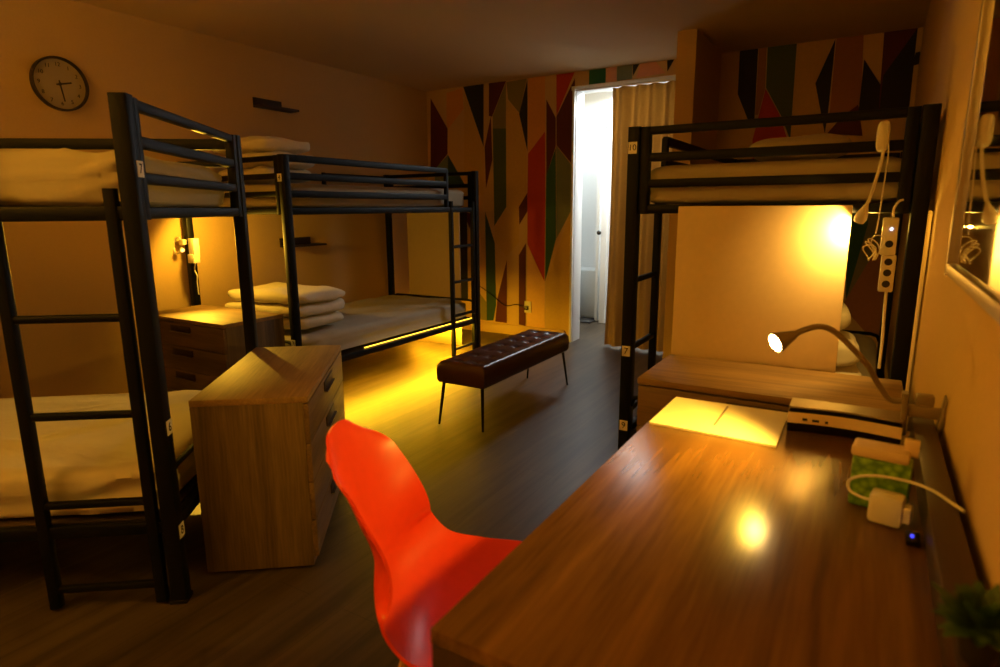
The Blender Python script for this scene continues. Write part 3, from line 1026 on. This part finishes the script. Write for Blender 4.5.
sm.ring_sweep([edge, ringz(BZ1 - 0.05, -0.002), ringz(BZ0 + 0.02, -0.001), ringz(BZ0, 0.008)], cap=False)
sm.poly(ringz(BZ0, 0.008))
bmesh.ops.remove_doubles(sm.bm, verts=sm.bm.verts[:], dist=0.0004)
seat = sm.build('seat', M['leather'], be, angle=60)
for bx, by in btn:
    MB().puff((bx, by, BZ1 - 0.010), (0.016, 0.016, 0.010), 1.0, 12, 8).build('button', M['leather'], seat)
for fx, fy, tx, ty in ((-0.168, -0.55, -0.140, -0.525), (0.132, -0.535, 0.125, -0.525), (0.150, 0.582, 0.125, 0.545), (-0.190, 0.60, -0.14, 0.54)):
    MB().tube([(tx, ty, BZ0 + 0.004), (fx, fy, 0.0)], [0.011, 0.007], 10).build('leg', M['black'], be)

# ------------------------------------------------------------------ clock and wall shelves
ck = thing('wall_clock', 'round wall clock with dark rim above the angled bunk', 'clock', mtx=facing((XL + 0.001, 1.905, 1.975), (0, 1, 0), (0, 0, 1)))
MB().lathe([(0.143, 0), (0.147, 0.004), (0.147, 0.030), (0.144, 0.035), (0.138, 0.035), (0.135, 0.026), (0.135, 0.004)], (0, 0, 0), 48).build('rim', M['clockrim'], ck, angle=50)
MB().lathe([(0.135, 0.004), (0.135, 0.012), (0.001, 0.0125)], (0, 0, 0), 48).build('dial', M['clockface'], ck)
for h_ in range(1, 13):
    a = R(90 - 30 * h_)
    text_part('numeral', str(h_), 0.030, M['clockrim'], ck, Matrix.Translation((0.106 * math.cos(a), 0.106 * math.sin(a), 0.0138)))


def hand(name, clock_deg, ln_, w_):
    a = R(90 - clock_deg)
    d = Vector((math.cos(a), math.sin(a), 0))
    MB().bar(Vector((0, 0, 0.017)) - d * 0.02, Vector((0, 0, 0.017)) + d * ln_, w_, 0.003, 0.0012).build(name, M['clockrim'], ck)


hand('hour_hand', 76, 0.062, 0.009)
hand('minute_hand', 172, 0.094, 0.007)
MB().lathe([(0.008, 0.012), (0.008, 0.021), (0.001, 0.022)], (0, 0, 0), 14).build('centre_cap', M['clockrim'], ck)


def wall_shelf(label, y0, y1, z):
    o = thing('wall_shelf', label, 'shelf', (XL + 0.001, (y0 + y1) / 2, z), group=None)
    ln_ = y1 - y0
    MB().box((0.055, 0, -0.008), (0.11, ln_, 0.016), 0.002).build('board', M['shelf'], o)
    MB().box((0.008, -0.045, 0.028), (0.016, ln_ - 0.09, 0.056), 0.002).build('back_rail', M['shelf'], o)
    return o


wall_shelf('small dark wall shelf high above the upper bed along the left wall', 3.215, 3.56, 2.035)
wall_shelf('small dark wall shelf above the lower bed along the left wall', 3.36, 3.76, 0.985)

# ------------------------------------------------------------------ mirror on the right wall
mi = thing('wall_mirror', 'large mirror in a thin pale frame on the right wall', 'mirror', (0, 0, 0))
MY0, MY1, MZ0, MZ1 = 0.25, 1.46, 1.130, 2.20
MD = 0.042
fm = MB()
for y in (MY0 + 0.0125, MY1 - 0.0125):
    fm.bar((XR - MD / 2, y, MZ0), (XR - MD / 2, y, MZ1), 0.020, MD, 0.003, (1, 0, 0))
for z in (MZ0 + 0.0125, MZ1 - 0.0125):
    fm.bar((XR - MD / 2, MY0, z), (XR - MD / 2, MY1, z), MD, 0.020, 0.003)
fm.build('frame', M['silver'], mi)
MB().box((XR - MD / 2 + 0.004, (MY0 + MY1) / 2, (MZ0 + MZ1) / 2), (MD - 0.010, MY1 - MY0 - 0.04, MZ1 - MZ0 - 0.04)).build('mirror_glass', M['mirror'], mi, smooth=False)


# ------------------------------------------------------------------ power strips, reading lamps and cords on the bed posts
def outlets(parent, cx, zs, y, w_=0.024):
    for z in zs:
        m = MB().lathe([(w_ / 2, 0), (w_ / 2, 0.002), (w_ / 2 - 0.003, 0.0022), (w_ / 2 - 0.003, 0.0008), (0.0005, 0.0008)], (0, 0, 0), 16)
        o = m.build('socket', M['dark'], parent)
        o.matrix_local = facing((cx, y, z), (1, 0, 0), (0, 0, 1))


PY = 2.445
ps = thing('power_strip', 'white power strip with sockets on the right post of the near right bunk', 'power strip', (0.052, PY + 0.03, 0))
MB().box((0, 0.004, 1.16), (0.046, 0.040, 0.125), 0.005).build('upper_block', M['plastic'], ps)
MB().box((0.006, 0.004, 1.035), (0.044, 0.036, 0.125), 0.005).build('lower_block', M['plastic'], ps)
outlets(ps, 0.002, (1.135,), -0.0165)
outlets(ps, 0.006, (1.075, 1.038, 1.000), -0.0142)
MB().lathe([(0.004, 0), (0.004, 0.002), (0.001, 0.003)], (0, 0, 0), 10, Matrix.Rotation(R(90), 3, 'X')).build('indicator', M['led_white'], ps).location = (0.004, -0.0165, 1.185)
MB().tube(smooth_path([(0.010, 0.004, 0.974), (0.012, 0.006, 0.90), (0.016, 0.008, 0.80), (0.016, 0.008, 0.70)]), 0.005, 8).build('cord', M['plastic'], ps)
MB().tube(smooth_path([(0.006, 0.006, 1.222), (0.004, 0.006, 1.25), (0.016, 0.0, 1.275), (0.028, 0.004, 1.28)]), 0.004, 8).build('lead', M['plastic'], ps)

rl = thing('reading_lamp', 'white clip reading lamp drooping from the top rail of the right bunk', 'reading lamp', (0, 0, 0))
MB().puff((0.002, 2.482, 1.487), (0.040, 0.050, 0.100), 0.6, 20, 14, ez=0.6).build('clip', M['plastic'], rl)
MB().tube(smooth_path([(0.008, 2.465, 1.445), (0.004, 2.455, 1.40), (-0.006, 2.45, 1.34), (-0.016, 2.435, 1.29), (-0.0225, 2.425, 1.268)]), 0.0052, 8).build('neck', M['plastic'], rl)
hdir = Vector((-0.28, 0.30, -0.90)).normalized()
hmt = hdir.to_track_quat('Z', 'Y').to_matrix()
hpos = Vector((-0.022, 2.425, 1.270))
MB().lathe([(0.005, 0.0), (0.009, 0.014), (0.017, 0.036), (0.020, 0.056), (0.016, 0.068), (0.012, 0.066), (0.001, 0.064)], hpos, 18, hmt).build('lamp_head', M['plastic'], rl)
MB().lathe([(0.0105, 0.0), (0.0105, 0.003), (0.001, 0.004)], hpos + hdir * 0.0645, 14, hmt).build('bulb', M['bulb_small'], rl)
light('reading_lamp_light', 'SPOT', (-0.062, 2.452, 1.188), 11.0, (1.0, 0.57, 0.11), shadow_soft_size=0.006, spot_size=R(174), spot_blend=0.3, aim=(-0.34, 2.66, 1.02))
light('reading_lamp_glow', 'POINT', (-0.005, 2.60, 1.19), 2.0, (1.0, 0.55, 0.06), shadow_soft_size=0.004)
# thin cord looped over the rail and coiled at the strip
cd = MB()
cd.tube(smooth_path([(0.018, 2.47, 1.47), (0.022, 2.44, 1.42), (0.018, 2.44, 1.30), (0.016, 2.44, 1.22), (0.012, 2.43, 1.17)]), 0.0022, 6)
for k in range(4):
    c = Vector((0.020 - 0.007 * k, 2.425 - 0.003 * k, 1.125 - 0.006 * k))
    cd.tube([c + Vector((0.014 * math.cos(a + k) + 0.008 * math.sin(2 * a + k), 0.008 * math.sin(a * 2 + k), 0.040 * math.sin(a) * (1 - 0.12 * k))) for a in [2 * math.pi * q / 20 for q in range(20)]], 0.0022, 6, closed=True)
tag(cd.build('charging_cord', M['plastic']), 'thin white cord hanging coiled in loops beside the power strip at right', 'cord')

# the same kind of set on the wall side post of the far bunk
QX, QY = -3.985, 2.545
p2 = thing('power_strip', 'white power block on the bed post behind the chest by the left wall', 'power strip', (QX + 0.070, QY - 0.02, 0))
MB().box((0, 0, 1.015), (0.060, 0.044, 0.13), 0.005).build('upper_block', M['plastic'], p2)
MB().box((-0.004, -0.006, 0.945), (0.066, 0.050, 0.060), 0.005).build('lower_block', M['plastic'], p2)
MB().tube(smooth_path([(0, 0, 0.915), (-0.012, -0.004, 0.87), (0.006, -0.002, 0.83), (-0.004, 0.0, 0.78), (0.0, 0, 0.70)]), 0.004, 8).build('cord', M['plastic'], p2)
r2 = thing('reading_lamp', 'white looped reading lamp on the bed post by the left wall, lighting the wall', 'reading lamp', (0, 0, 0))
MB().box((QX - 0.01, QY - 0.045, 1.055), (0.05, 0.03, 0.035), 0.004).build('clip', M['plastic'], r2)
nk = [Vector((QX - 0.05 + 0.042 * math.cos(a), QY - 0.06 + 0.01 * math.sin(a), 1.03 + 0.055 * math.sin(a))) for a in [R(50 + 290 * q / 24) for q in range(25)]]
MB().tube(nk, 0.0065, 8).build('neck', M['plastic'], r2)
h2 = nk[-1]
d2_ = Vector((0.75, -0.15, -0.3)).normalized()
MB().lathe([(0.006, -0.006), (0.013, 0.008), (0.016, 0.026), (0.013, 0.028), (0.001, 0.026)], h2, 16, d2_.to_track_quat('Z', 'Y').to_matrix()).build('lamp_head', M['plastic'], r2)
MB().lathe([(0.012, 0), (0.012, 0.002), (0.001, 0.003)], h2 + d2_ * 0.027, 14, d2_.to_track_quat('Z', 'Y').to_matrix()).build('bulb', M['bulb_small'], r2)
light('wall_reading_light', 'SPOT', (-3.85, 2.45, 1.06), 80.0, WARM, shadow_soft_size=0.012, spot_size=R(105), spot_blend=0.7, aim=(-2.0, 1.45, 0.72))
light('wall_reading_glow', 'SPOT', (-3.72, 2.48, 1.16), 17.0, WARM, shadow_soft_size=0.03, spot_size=R(172), spot_blend=0.4, aim=(-3.90, 2.86, 0.85))

# wall outlet and cable on the mural
wo = thing('wall_outlet', 'white wall outlet with a trailing cable low on the patterned wall', 'outlet', mtx=facing(on_back(528, 307, YB - 0.007), (1, 0, 0), (0, 0, 1)))
MB().box((0, 0, 0.004), (0.075, 0.115, 0.008), 0.002).build('plate', M['plastic'], wo)
MB().box((-0.008, -0.008, 0.018), (0.036, 0.04, 0.028), 0.004).build('plug', M['black'], wo)
MB().tube(smooth_path([(-0.02, -0.01, 0.02), (-0.12, 0.02, 0.02), (-0.26, 0.00, 0.012), (-0.42, 0.10, 0.012), (-0.60, 0.20, 0.012)]), 0.004, 6).build('cable', M['black'], wo)

# uplighter added behind the camera (unseen from here, gives the room's dim warm wash)
fl = thing('added_uplighter', 'black uplighter added behind the viewer as warm room fill', 'lamp', (-2.25, -1.05, 0))
MB().lathe([(0.13, 0), (0.13, 0.015), (0.02, 0.025), (0.002, 0.026)], (0, 0, 0), 28).build('base', M['black'], fl)
MB().tube([(0, 0, 0.02), (0, 0, 1.40)], 0.010, 10).build('pole', M['black'], fl)
MB().lathe([(0.012, 1.39), (0.06, 1.41), (0.13, 1.46), (0.15, 1.50), (0.147, 1.50), (0.125, 1.465), (0.055, 1.418), (0.002, 1.405)], (0, 0, 0), 32).build('bowl_shade', M['black'], fl)
